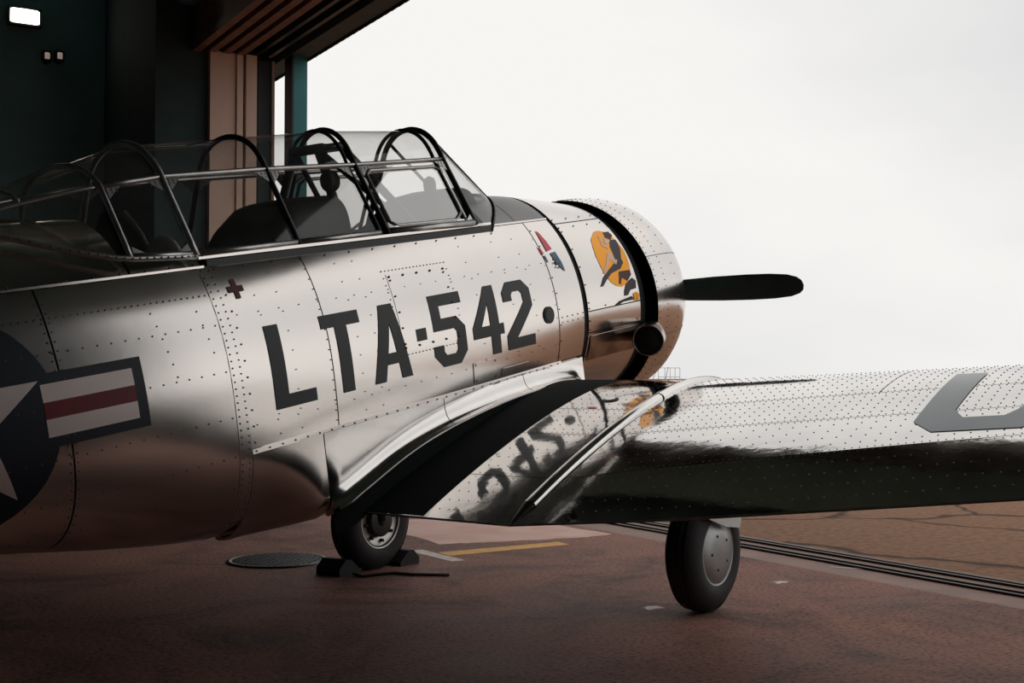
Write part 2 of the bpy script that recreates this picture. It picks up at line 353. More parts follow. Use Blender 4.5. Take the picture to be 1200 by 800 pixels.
# wall lamps
def lamp(name, x, z, w, h, m, label, group=None):
    r = empty(name, (x, YF, z)); tag(r, label, 'lamp', group)
    obj('housing', box(-w/2-.03, w/2+.03, -.16, -.03, -h/2-.03, h/2+.03), STEEL, r, False)
    obj('bracket', box(-.03, .03, -.031, -.001, -.1, .1), STEEL, r, False)
    obj('lens', slab(lambda u,v: ((u-.5)*w, -.19+.02*((2*u-1)**4+(2*v-1)**4), (v-.5)*h), lambda u,v: ((u-.5)*w, -.161, (v-.5)*h), 8, 8), m, r)
    return r
def wallpx(px, py, Y):
    a = (px-600)/1431; d = Y/(math.cos(BRG)-a*math.sin(BRG))
    return d*(math.sin(BRG)+a*math.cos(BRG)), 1.34+(442-py)/1431*d
x, z = wallpx(25, 15, YF-.2); lamp('wall_lamp', x, z, .42, .22, LAMP, 'bright warm floodlight on the dark side wall')
for px in(52, 67):
    x, z = wallpx(px, 62, YF-.2); lamp('small_wall_lamp', x, z, .075, .10, LAMPD, 'small dim lamp under the bright floodlight', 'pair of small dim wall lamps')

# drain cover
dr = empty('floor_drain', (3.10, 8.58, 0)); tag(dr, 'round iron floor drain with a crisscross grate by the far wheel', 'drain')
obj('rim', revolve([(.0005,.36),(.012,.36),(.014,.345),(.012,.325),(.0005,.325)], 48, 'z'), GRATE, dr)
obj('pit', revolve([(.001,.001),(.001,.326)], 48, 'z'), SOOTPIT, dr)  # flat black disc in place of a hollow under the grate
parts = []
for k in range(-7, 8):
    c = k*.044; L = math.sqrt(max(0,.325**2-c*c))
    for sg in(1,-1):
        parts.append(bar((-L*.7071-sg*c*.7071, sg*(-L*.7071)+c*.7071, .008), (L*.7071-sg*c*.7071, sg*(L*.7071)+c*.7071, .008), .010, .010))
obj('grate', join(*parts), GRATE, dr, False)
# chocks and rope
def chock(x, y, rz, label, handle=True):
    c = empty('wheel_chock', (x, y, 0), rz); tag(c, label, 'chock')
    V = [(a,b,z) for b in(-.11,.11) for a,z in((-.09,0),(.11,0),(.11,.03),(.02,.105),(-.03,.105),(-.09,.05))]
    obj('body', (V, [(5,4,3,2,1,0),(6,7,8,9,10,11)]+[(i,(i+1)%6,6+(i+1)%6,6+i) for i in range(6)]), RUBB, c, False)
    if handle: obj('handle', tube([(-.01,-.05,.10),(0,-.045,.135),(0,.045,.135),(-.01,.05,.10)], .010, 6), ROPE, c)
    return c
HD = math.radians(90-67.1)      # heading of the airplane
OX, OY = 4.046, 6.704           # ground point between its main wheels
WX, WZ, TH, RW = -1.55, -1.365, math.radians(9.83), .343
CT, ST = math.cos(TH), math.sin(TH)
def A(x, y, z):                 # airplane datum (propeller hub, thrust line) -> root-local metres
    dx, dz = x-WX, z-WZ
    return (dx*CT-dz*ST, y, dx*ST+dz*CT+RW)
def RL(x, y):                   # root-local ground -> world
    return OX+x*math.cos(HD)-y*math.sin(HD), OY+x*math.sin(HD)+y*math.cos(HD)
x, y = RL(.30, 1.30); chock(x, y, HD+PI, 'black rubber chock in front of the far main wheel', False)
x, y = RL(-.30, 1.33); chock(x, y, HD, 'black rubber chock behind the far main wheel', False)
x, y = RL(-.30, 1.18); x2, y2 = 3.86, 7.33
pts = [(x+.0, y, .014), (x+.01, y-.05, .011), (x+.02, y-.10, .010), (3.57,7.60,.010), (3.66,7.47,.010), (3.76,7.40,.010), (x2,y2,.010)]
tag(obj('chock_rope', tube(pts, .010, 6), ROPE), 'thin dark rope trailing on the floor from the wheel chock', 'rope')

# distant scaffold on the horizon
sc = empty('distant_scaffold', (0,0,0)); tag(sc, 'faint grey scaffold frame far out on the horizon', 'scaffold')
def far(px, py, d):
    a = (px-600)/1431; r = a*d
    return Vector((d*math.sin(BRG)+r*math.cos(BRG), d*math.cos(BRG)-r*math.sin(BRG), 1.34+(442-py)/1431*d))
D0 = 150; c0 = far(780, 445, D0); sc.location = (c0.x, c0.y, 0)
rt = Vector((math.cos(BRG), -math.sin(BRG), 0))
STG = mat('far_galvanised_steel', (.45,.45,.45), .6, 0)
for k, u in enumerate((-1.5,-.9,-.1,.55,1.15,1.75)): obj('standard', tube([tuple(rt*u)+() if 0 else (rt.x*u, rt.y*u, 0), (rt.x*u, rt.y*u, 2.55 if k else 1.9)], .035, 6), STG, sc)
for z in(1.4, 2.5): obj('ledger', tube([(-rt.x*.9,-rt.y*.9,z),(rt.x*1.75,rt.y*1.75,z)], .03, 6), STG, sc)
obj('brace', tube([(rt.x*-.2,rt.y*-.2,.2),(rt.x*.3,rt.y*.3,2.6)], .05, 6), STG, sc); obj('brace', tube([(rt.x*-2,rt.y*-2,.2),(rt.x*-1.2,rt.y*-1.2,1.9)], .03, 6), STG, sc)

# ================= THE AIRPLANE =================
PL = empty('airplane', (OX, OY, 0), HD)
tag(PL, 'polished silver propeller trainer airplane marked LTA-542 in the hangar doorway', 'airplane')
def part(name, vf, m, parent=PL, smooth=True, label=None):
    o = obj(name, vf, m, parent, smooth, A)
    if label: o['label'] = label
    return o
def Fp(x, t, s, off=0):
    y, z = fus_t(x, t)
    if off:
        e = 1e-3; y1, z1 = fus_t(x, min(PI, t+e)); y0, z0 = fus_t(x, max(0, t-e))
        ty, tz = y1-y0, z1-z0; l = math.hypot(ty, tz) or 1
        y, z = y+off*(-tz/l), z+off*(ty/l)
        if y < 0: y = 0
    return (x, s*y, z)
def FZ(x, z, s=-1, off=0): return Fp(x, t_of_z(x, z), s, off)
def fnormal(x, z, s=-1):
    a = Vector(FZ(x, z, s, 0)); b = Vector(FZ(x, z, s, .01)); return (b-a).normalized()

# --- fuselage: dark inner structure under separate skin panels
ZS, ZL, ZR = .605, -.23, .575
def core_fn(x0, x1, ztop, s):
    def fn(u, v):
        x = x0+(x1-x0)*u; t0 = t_of_z(x, ztop-.012) if ztop else 0
        return Fp(x, t0+(PI-t0)*v, s, -.007)
    return fn
fus_core = []
for s in(-1, 1):
    fus_core += [grid(core_fn(-.80, -2.05, None, s), 12, 28), grid(core_fn(-2.05, -4.55, ZS, s), 24, 22), grid(core_fn(-4.55, -8.35, None, s), 24, 28)]
# bulkheads and cockpit floor
def bulk(x):
    V = [(x, 0, 0)]+[Fp(x, PI*k/24, -1, -.008) for k in range(25)]+[Fp(x, PI*k/24, 1, -.008) for k in range(24, -1, -1)]
    return V, [(0, i, i+1) for i in range(1, 50)]
FUS = part('fuselage', join(*fus_core, bulk(-2.0), bulk(-4.56), bulk(-.80)), CORE)
part('cockpit_floor', box(-4.55, -2.02, -.40, .40, -.2, -.16), COCK, FUS, False)
GAP = .0035
def panel(name, x0, x1, z0, z1, s, off=0., nx=14, nt=14, m=ALU):
    """skin panel between stations and waterlines (z1 None = keel, z0 None = ridge)"""
    xa, xb = x0-GAP, x1+GAP
    def mk(o):
        def fn(u, v):
            x = xa+(xb-xa)*u
            t0 = 0 if z0 is None else t_of_z(x, z0-GAP); t1 = PI if z1 is None else t_of_z(x, z1+GAP)
            return Fp(x, t0+(t1-t0)*v, s, o)
        return fn
    return part(name, slab(mk(off), mk(off-.009), nx, nt), m, FUS)
for s in(-1, 1):
    panel('skin_panel', -4.955, -8.35, ZR, None, s, 0, 26, 22)
    panel('skin_panel', -4.185, -4.955, ZR, None, s, .0015, 12, 22)
    panel('turtle_deck', -4.52, -8.35, None, ZR, s, .002, 26, 12)
    panel('skin_panel', -4.16, -4.515, .640, ZR, s, .0015, 6, 4)
    panel('seam_strap', -4.118, -4.192, ZR+.01, None, s, .004, 2, 24)
    panel('skin_panel', -3.59, -4.122, ZS, ZL, s, 0, 10, 16)
    panel('skin_panel', -1.735, -3.59, ZS, ZL, s, 0, 26, 16)
    panel('skin_panel', -1.465, -1.735, ZS, ZL, s, .0015, 6, 16)
    panel('skin_panel', -3.62, -4.122, ZL, None, s, 0, 8, 14)
    panel('skin_panel', -1.465, -3.62, ZL, None, s, 0, 22, 14)
    panel('deck_panel', -1.465, -1.80, None, ZS, s, .001, 6, 14, DECK)
    panel('deck_panel', -1.80, -2.10, None, ZS, s, .001, 6, 14, DECK)
    panel('access_door', -2.645, -3.10, .435, .04, s, .002, 8, 8)
    panel('access_hatch', -2.365, -2.57, -.10, -.212, s, .004, 4, 4)
    panel('access_hatch', -2.05, -2.32, -.17, -.214, s, .003, 4, 3)
    # accessory cowl behind the engine ring
    panel('accessory_cowl', -.86, -1.425, None, .572, s, 0, 10, 12)
    panel('accessory_cowl', -.86, -1.425, .572, .028, s, .002, 10, 12)
    panel('accessory_cowl', -.86, -1.425, .028, -.102, s, .001, 10, 6)
    panel('accessory_cowl', -.86, -1.425, -.102, None, s, 0, 10, 16)
    # canopy rail strip and seam batten
    def rail(z, h, off, x0, x1, name, m):
        def fn(u, v):
            p = Vector(FZ(x0+(x1-x0)*u, z, s, off)); return (p.x, p.y, p.z+(v-.5)*h)
        def fi(u, v):
            p = Vector(FZ(x0+(x1-x0)*u, z, s, -.01)); return (p.x, p.y, p.z+(v-.5)*h)
        part(name, slab(fn, fi, 30, 2), m, FUS)
    rail(.588, .030, .012, -4.13, -2.08, 'canopy_slide_rail', FRAMED)
    rail(.612, .014, .016, -4.16, -2.06, 'canopy_rail_edge', ALU)
    rail(-.236, .022, .006, -4.12, -1.70, 'seam_batten', ALU)
    rail(.578, .010, .007, -5.9, -4.15, 'seam_batten', ALU)
    rail(.607, .010, .006, -2.07, -1.465, 'seam_batten', ALU)

# rivets on the fuselage: tiny domes by the hundred
RP = []
def rv_line(p, q, step, r=.0048, s=-1, off=.003):
    n = max(1, int(math.hypot(q[0]-p[0], q[1]-p[1])/step))
    for i in range(n+1):
        f = i/n; x, z = p[0]+(q[0]-p[0])*f, p[1]+(q[1]-p[1])*f
        RP.append((Vector(FZ(x, z, s, off)), fnormal(x, z, s), r))
def domes(L, h=.45):
    V, Fc = [], []
    for p, n, r in L:
        a = n.orthogonal().normalized(); b = n.cross(a); k = len(V)
        for rr, hh in((1, -.3), (.75, h*.75)):
            for q in range(6):
                t = q*PI/3; V.append(tuple(p+a*r*rr*math.cos(t)+b*r*rr*math.sin(t)+n*r*hh))
        V.append(tuple(p+n*r*h))
        for q in range(6):
            Fc.append((k+q, k+(q+1)%6, k+6+(q+1)%6, k+6+q)); Fc.append((k+6+q, k+6+(q+1)%6, k+12))
    return V, Fc
for s in(-1, 1):
    for xx in(-4.135, -4.175): rv_line((xx, .56), (xx, -.55), .03, .0042, s, .006)
    for xx in(-4.94, -4.97): rv_line((xx, .55), (xx, -.38), .035, .0042, s)
    for zz in(.46, .33, .13, -.07, -.24, -.38): rv_line((-5.9, zz), (-4.21, zz), .062 if zz < .4 else .03, .0042, s)
    rv_line((-4.5, .42), (-4.45, .15), .05, .0042, s); rv_line((-4.28, .40), (-4.25, .22), .05, .0042, s)
    rv_line((-4.10, -.236), (-1.74, -.236), .075, .0045, s, .009)
    rv_line((-4.10, .565), (-2.1, .565), .16, .005, s, .004)
    rv_line((-5.9, .590), (-4.2, .590), .12, .005, s, .006)
    rv_line((-4.10, .45), (-4.10, -.2), .07, .0048, s); rv_line((-3.60, .56), (-3.60, -.2), .045, .0034, s)
    rv_line((-1.72, .55), (-1.72, -.2), .085, .005, s); rv_line((-1.75, .5), (-1.75, -.2), .07, .003, s)
    for a, b in(((-3.115,.45),(-2.63,.45)),((-3.115,.025),(-2.63,.025))): rv_line(a, b, .026, .0034, s, .003)
    for xx in(-3.118, -2.628): rv_line((xx, .45), (xx, .025), .035, .0034, s)
    for a, b in(((-3.08,.418),(-2.66,.418)),((-3.08,.06),(-2.66,.06))): rv_line(a, b, .10, .0065, s, .006)
    for xx in(-3.08, -2.665): rv_line((xx, .40), (xx, .08), .08, .0055, s, .006)
    for q in((-2.55,-.115),(-2.38,-.115),(-2.55,-.2),(-2.38,-.2)): rv_line(q, q, 1, .005, s, .006)
    for i in range(150):   # scattered stringer rivets
        pass
    for xx in(-3.95,-3.82,-3.40,-3.28,-2.45,-2.15,-1.95): rv_line((xx, .52), (xx, -.19), .085, .0032, s)
    for zz in(.36, -.125): rv_line((-4.08, zz), (-1.78, zz), .12, .0032, s)
    for zz in(.545, .597): rv_line((-1.41, zz), (-.90, zz), .13, .0055, s, .004)
    for zz in(.045, -.085): rv_line((-1.41, zz), (-.90, zz), .13, .0055, s, .004)
    rv_line((-1.48, .03), (-1.70, .03), .05, .005, s); rv_line((-1.48, .0), (-1.70, .0), .05, .004, s)
    for xx in(-1.41,): rv_line((xx, .52), (xx, -.25), .11, .0055, s, .004)
rv = part('rivets', domes(RP), RIV, FUS); rv['kind'] = 'stuff'

# --- painted markings draped on the skin
def decal(name, polys, m, off, s=-1, parent=None, step=.04, label=None):
    V, Fc = poly_cells(polys, step)
    o = part(name, ([FZ(a, b, s, off) for a, b in V], Fc), m, parent or FUS)
    if label: o['label'] = label
    return o
T, B_ = .292, -.083
LETTERS = [
 ('letter_l', [[(-3.962,T),(-3.880,T),(-3.880,-.024),(-3.712,-.024),(-3.712,B_),(-3.962,B_)]]),
 ('letter_t', [[(-3.625,T),(-3.370,T),(-3.370,.230),(-3.462,.230),(-3.462,B_),(-3.540,B_),(-3.540,.230),(-3.625,.230)]]),
 ('letter_a', [[(-3.222,T),(-3.172,T),(-3.172,.20),(-3.245,B_),(-3.322,B_)],[(-3.1719,T),(-3.128,T),(-3.048,B_),(-3.125,B_),(-3.1719,.20)],[(-3.21,.052),(-3.138,.052),(-3.128,-.004),(-3.222,-.004)]]),
 ('hyphen', [[(-2.990,.140),(-2.912,.140),(-2.912,.078),(-2.990,.078)]]),
 ('digit_five', [[(-2.858,T),(-2.600,T),(-2.600,.232),(-2.785,.232),(-2.785,.168),(-2.662,.168),(-2.600,.108),(-2.600,-.022),(-2.664,B_),(-2.802,B_),(-2.866,-.022),(-2.866,.030),(-2.788,.030),(-2.788,-.006),(-2.770,-.024),(-2.694,-.024),(-2.676,-.006),(-2.676,.088),(-2.694,.106),(-2.858,.106)]]),
 ('digit_four', [[(-2.385,T),(-2.308,T),(-2.308,.078),(-2.268,.078),(-2.268,.018),(-2.308,.018),(-2.308,B_),(-2.385,B_),(-2.385,.018),(-2.538,.018),(-2.538,.078),(-2.462,.0785),(-2.385,.0785)],[(-2.385,T),(-2.385,.20),(-2.462,.079),(-2.538,.079)]]),
 ('digit_two', [[(-2.238,.185),(-2.238,.238),(-2.182,T),(-2.036,T),(-1.980,.238),(-1.980,.140),(-2.152,-.022),(-1.984,-.022),(-1.984,B_),(-2.244,B_),(-2.244,-.002),(-2.058,.166),(-2.058,.216),(-2.076,.233),(-2.142,.233),(-2.160,.216),(-2.160,.185)]]),
]
for nm, P in LETTERS: decal(nm, P, LET, .0032)
def circ(cx, cz, rx, rz, n=28, rot=0):
    o = []
    for k in range(n):
        t = 2*PI*k/n; a, b = rx*math.cos(t), rz*math.sin(t)
        o.append((cx+a*math.cos(rot)-b*math.sin(rot), cz+a*math.sin(rot)+b*math.cos(rot)))
    return o
CX, CZ, R0 = -5.405, .122, .375
ins = decal('star_insignia', [circ(CX, CZ, R0*1.125, R0*1.125, 48), [(CX-2.125*R0,CZ+.14),(CX+2.125*R0,CZ+.14),(CX+2.125*R0,CZ-.14),(CX-2.125*R0,CZ-.14)]], BLUE, .004, label='dark blue star and bar insignia')
star = []
for k in range(10):
    t = PI/2+k*PI/5; r = R0 if k % 2 == 0 else R0*.382; star.append((CX+r*math.cos(t), CZ+r*math.sin(t)))
decal('insignia_star', [star], WHITE, .0052)
for a, b in((CX+.96*R0, CX+2*R0), (CX-2*R0, CX-.96*R0)):
    decal('insignia_bar', [[(a,CZ+.10),(b,CZ+.10),(b,CZ+.032),(a,CZ+.032)]], WHITE, .0052)
    decal('insignia_bar', [[(a,CZ-.032),(b,CZ-.032),(b,CZ-.10),(a,CZ-.10)]], WHITE, .0052)
    decal('insignia_stripe', [[(a,CZ+.032),(b,CZ+.032),(b,CZ-.032),(a,CZ-.032)]], RED, .0054)
w, l = .013, .043
cx, cz = -4.04, .470
decal('rescue_cross', [[(cx-w,cz+l),(cx+w,cz+l),(cx+w,cz+w),(cx+l,cz+w),(cx+l,cz-w),(cx+w,cz-w),(cx+w,cz-l),(cx-w,cz-l),(cx-w,cz-w),(cx-l,cz-w),(cx-l,cz+w),(cx-w,cz+w)]], CROSS, .004)
decal('red_flash', [[(-1.676,.548),(-1.655,.535),(-1.632,.48),(-1.618,.430),(-1.680,.420),(-1.682,.48)]], SRED, .005)
decal('blue_flash', [[(-1.655,.408),(-1.598,.412),(-1.578,.35),(-1.572,.290),(-1.600,.310),(-1.640,.36)]], SBLUE, .005)
decal('red_flash', [[(-1.745,.460),(-1.728,.445),(-1.718,.410),(-1.740,.406)]], SRED, .005)
decal('blue_flash', [[(-1.735,.398),(-1.716,.400),(-1.706,.355),(-1.722,.37)]], SBLUE, .005)
decal('dot_cluster', [circ(-1.635+.028*math.cos(k), .345+.028*math.sin(k), .006, .006, 8) for k in range(0,6)]+[circ(-1.635,.345,.012,.012,8)], LET, .006)
pl = panel('round_vent', -1.785, -1.785, .1, .02, -1) if 0 else None
decal('round_vent', [circ(-1.835, .062, .050, .050, 28)], STEEL, .007); decal('round_vent_cap', [circ(-1.835, .062, .036, .036, 24)], LET, .0095)
# nose art: generic seated figure on an orange oval
ART = {
 'oval': [(-1.071, 0.494), (-1.012, 0.496), (-0.963, 0.485), (-0.913, 0.456), (-0.894, 0.414), (-0.88, 0.363), (-0.882, 0.314), (-0.89, 0.265), (-0.907, 0.218), (-0.934, 0.183), (-0.983, 0.15), (-1.038, 0.135), (-1.091, 0.147), (-1.137, 0.172), (-1.174, 0.214), (-1.198, 0.273), (-1.205, 0.345), (-1.188, 0.406), (-1.16, 0.452)],
 'hair': [(-0.979, 0.481), (-0.913, 0.481), (-0.9, 0.455), (-0.957, 0.429), (-0.998, 0.445)],
 'face': [(-1.007, 0.451), (-0.968, 0.442), (-0.968, 0.425), (-1.011, 0.406), (-1.048, 0.413)],
 'arm': [(-1.065, 0.468), (-1.049, 0.457), (-1.068, 0.414), (-1.017, 0.393), (-1.041, 0.378), (-1.088, 0.403)],
 'torso': [(-0.974, 0.431), (-0.897, 0.426), (-0.908, 0.37), (-0.953, 0.306), (-0.948, 0.281), (-1.005, 0.246), (-1.042, 0.271), (-1.017, 0.332), (-1.008, 0.389)],
 'thigh': [(-1.074, 0.356), (-1.036, 0.356), (-1.001, 0.301), (-1.031, 0.275), (-1.071, 0.313)],
 'shin': [(-1.077, 0.354), (-1.069, 0.322), (-1.173, 0.233), (-1.197, 0.238), (-1.13, 0.295)],
 'stocking': [(-1.049, 0.286), (-1.005, 0.246), (-1.114, 0.229), (-1.18, 0.196), (-1.235, 0.16), (-1.258, 0.162), (-1.207, 0.213), (-1.135, 0.25)],
 'seat': [(-1.033, 0.232), (-0.908, 0.23), (-0.909, 0.199), (-0.968, 0.165), (-1.019, 0.19), (-1.046, 0.151), (-1.066, 0.159)],
 'boots': [(-0.991, 0.151), (-0.91, 0.18), (-0.879, 0.157), (-0.892, 0.11), (-0.957, 0.106), (-0.991, 0.077), (-1.032, 0.077), (-1.023, 0.107)],
 'bomb': [(-1.138, 0.034), (-1.089, 0.052), (-0.952, 0.067), (-0.937, 0.044), (-1.053, 0.042), (-1.114, 0.025)],
 'star': [(-0.935, 0.08), (-0.896, 0.088), (-0.867, 0.069), (-0.893, 0.031), (-0.933, 0.037)],
}
for k, m, o_ in(('oval',ORANGE,.0040),('seat',BROWN,.0046),('thigh',SKIN,.0050),('shin',SKIN,.0054),('stocking',PURP,.0058),('torso',PURP,.0050),('arm',SKIN,.0054),('face',SKIN,.0054),('hair',BROWN,.0058),('boots',PURP,.0046),('bomb',LET,.0046),('star',ORANGE,.0050)):
    decal('nose_art_'+k, [ART[k]], m, o_, step=.05)

# --- wing-root fillets
EX = [(-3.75,-.615),(-3.69,-.585),(-3.55,-.545),(-3.38,-.49),(-3.18,-.43),(-2.90,-.38),(-2.60,-.348),(-2.30,-.328),(-1.95,-.330),(-1.70,-.345),(-1.52,-.375),(-1.38,-.43)]
def lerp_tab(T, x):
    if x <= T[0][0]: return T[0][1]
    for a, b in zip(T, T[1:]):
        if x <= b[0]:
            u = (x-a[0])/(b[0]-a[0]); return a[1]+(b[1]-a[1])*u
    return T[-1][1]
def smooth_tab(T, x, h=.12): return sum(lerp_tab(T, x+h*k/3) for k in range(-3,4))/7
def fillet_pt(x, v, s, d=0):
    ze = smooth_tab(EX, x); zs = ZL-.012; ys = half(x, zs)+.004; ylow = half(x, ze+.02)
    bl = max(0, min(1, (x+3.80)/.14)); bl = bl*bl*(3-2*bl); fr = max(0, min(1, (-1.462-x)/.16)); fr = fr*fr*(3-2*fr)
    hh = half(x, ze+.09); ye = hh+.008+(ys-hh)*bl+.06*fr
    zm = ze+.010
    # steep flank first, tight concave curl at the foot
    k = .60
    if v < k:
        u = v/k; zz = zs+(zm+.085-zs)*u; hh = half(x, zz); yy = hh+.006+(ys-hh)*bl
    else:
        u = (v-k)/(1-k); z0 = zm+.085; hh = half(x, z0); y0 = hh+.006+(ys-hh)*bl
        yy = (1-u)**2*y0+2*u*(1-u)*(y0+.004)+u*u*ye; zz = (1-u)**2*z0+2*u*(1-u)*zm+u*u*ze
    return (x, s*(yy-d), zz-d*.6)
FIL = []
for s in(-1, 1):
    for x0, x1 in((-3.70,-2.835),(-2.835,-2.12),(-2.12,-1.463)):
        part('wing_fillet', slab(lambda u,v: fillet_pt(x0+.003+(x1-x0-.006)*u, v, s), lambda u,v: fillet_pt(x0+.003+(x1-x0-.006)*u, v, s, .085), 20, 22), ALUF, FUS)
    def fair(u, v, d=0):
        x = -3.703-.415*u; zs = ZL-.012; ys = half(x, zs)+.004; f = 1-u; f = f*f*(3-2*f)
        if v < .72: zz = zs+(-.545-zs)*v/.72; yy = half(x, zz); yy += .004+(ys-yy)*f*.96
        else:
            w = (v-.72)/.28; y0 = half(x, -.545); y0 += .004+(ys-y0)*f*.96; yy = y0*(1-.45*w*w); zz = -.545-(.125-.012*u)*math.sin(w*PI/2)
        return (x, s*(yy-d), zz+d*.5)
    part('fillet_fairing', slab(fair, lambda u,v: fair(u, v, .02), 14, 20), ALU, FUS)
    part('fillet_edge_bead', tube([(x, s*(abs(fillet_pt(x,1,s)[1])+.003), fillet_pt(x,1,s)[2]-.006) for x in [ -3.70+i*.0675 for i in range(33)]], .007, 6), FRAME, FUS)
    part('fillet_skirt', grid(lambda u,v: (-3.72+2.3*u, s*(abs(fillet_pt(-3.72+2.3*u,1,s)[1])-.004), fillet_pt(-3.72+2.3*u,1,s)[2]-.004-.12*v), 24, 2), WALKM, FUS)

# --- wings
JY = 1.47
def wing_geo(y):
    o = max(0, y-JY)
    xle = -1.375-.225*o; xte = -3.565+.080*o; zle = -.500; zte = -.650
    dz = math.tan(math.radians(6.0))*o; tk = .155-.011*o
    if y > 5.9:
        f = math.sqrt(max(0.0004, 1-((y-5.9)/.52)**2)); mid = xle*.55+xte*.45
        xle, xte, tk = mid+(xle-mid)*f, mid+(xte-mid)*f, tk
    return xle, xte, zle+dz, zte+dz, tk
def wing_pt(y, c, up, s, off=0):
    xle, xte, zle, zte, tk = wing_geo(y); ch = xle-xte
    yt = 5*tk*(.2969*math.sqrt(c)-.126*c-.3516*c*c+.2843*c**3-.1036*c**4)
    yc = .02/.16*(.8*c-c*c) if c < .4 else .02/.36*(.2+.8*c-c*c)
    z = zle+(zte-zle)*c+ch*(yc+(yt if up else -yt))
    z -= .042*ch*min(1, max(0, y-JY)/.7)*max(0, c-(.825-.05*min(max(0, y-JY), 4)))
    return (xle-ch*c, s*y, z+(off if up else -off))
def cutc(k, y):       # spanwise skin joints as chord fractions, easing forward towards the tip
    o = max(0, y-JY)
    return (0, .468-.044*min(o,4), .62-.032*o, .825-.05*min(o,4), .9985)[k] if isinstance(k, int) else k
def wgrid(y0, y1, c0, c1, up, s, off, ny, nc, thick=.006):
    def cs(y, v):
        a, b = cutc(c0, y), cutc(c1, y)
        if isinstance(c0, int) and c0: a += .0012
        if isinstance(c1, int) and c1 < 4: b -= .0012
        return (a+(b-a)*(1-math.cos(v*PI/2))) if a == 0 else a+(b-a)*v
    def mk(o): return lambda u, v: wing_pt(y0+(y1-y0)*u, cs(y0+(y1-y0)*u, v), up, s, o)
    return slab(mk(off), mk(off-thick), ny, nc)
WR_ = []
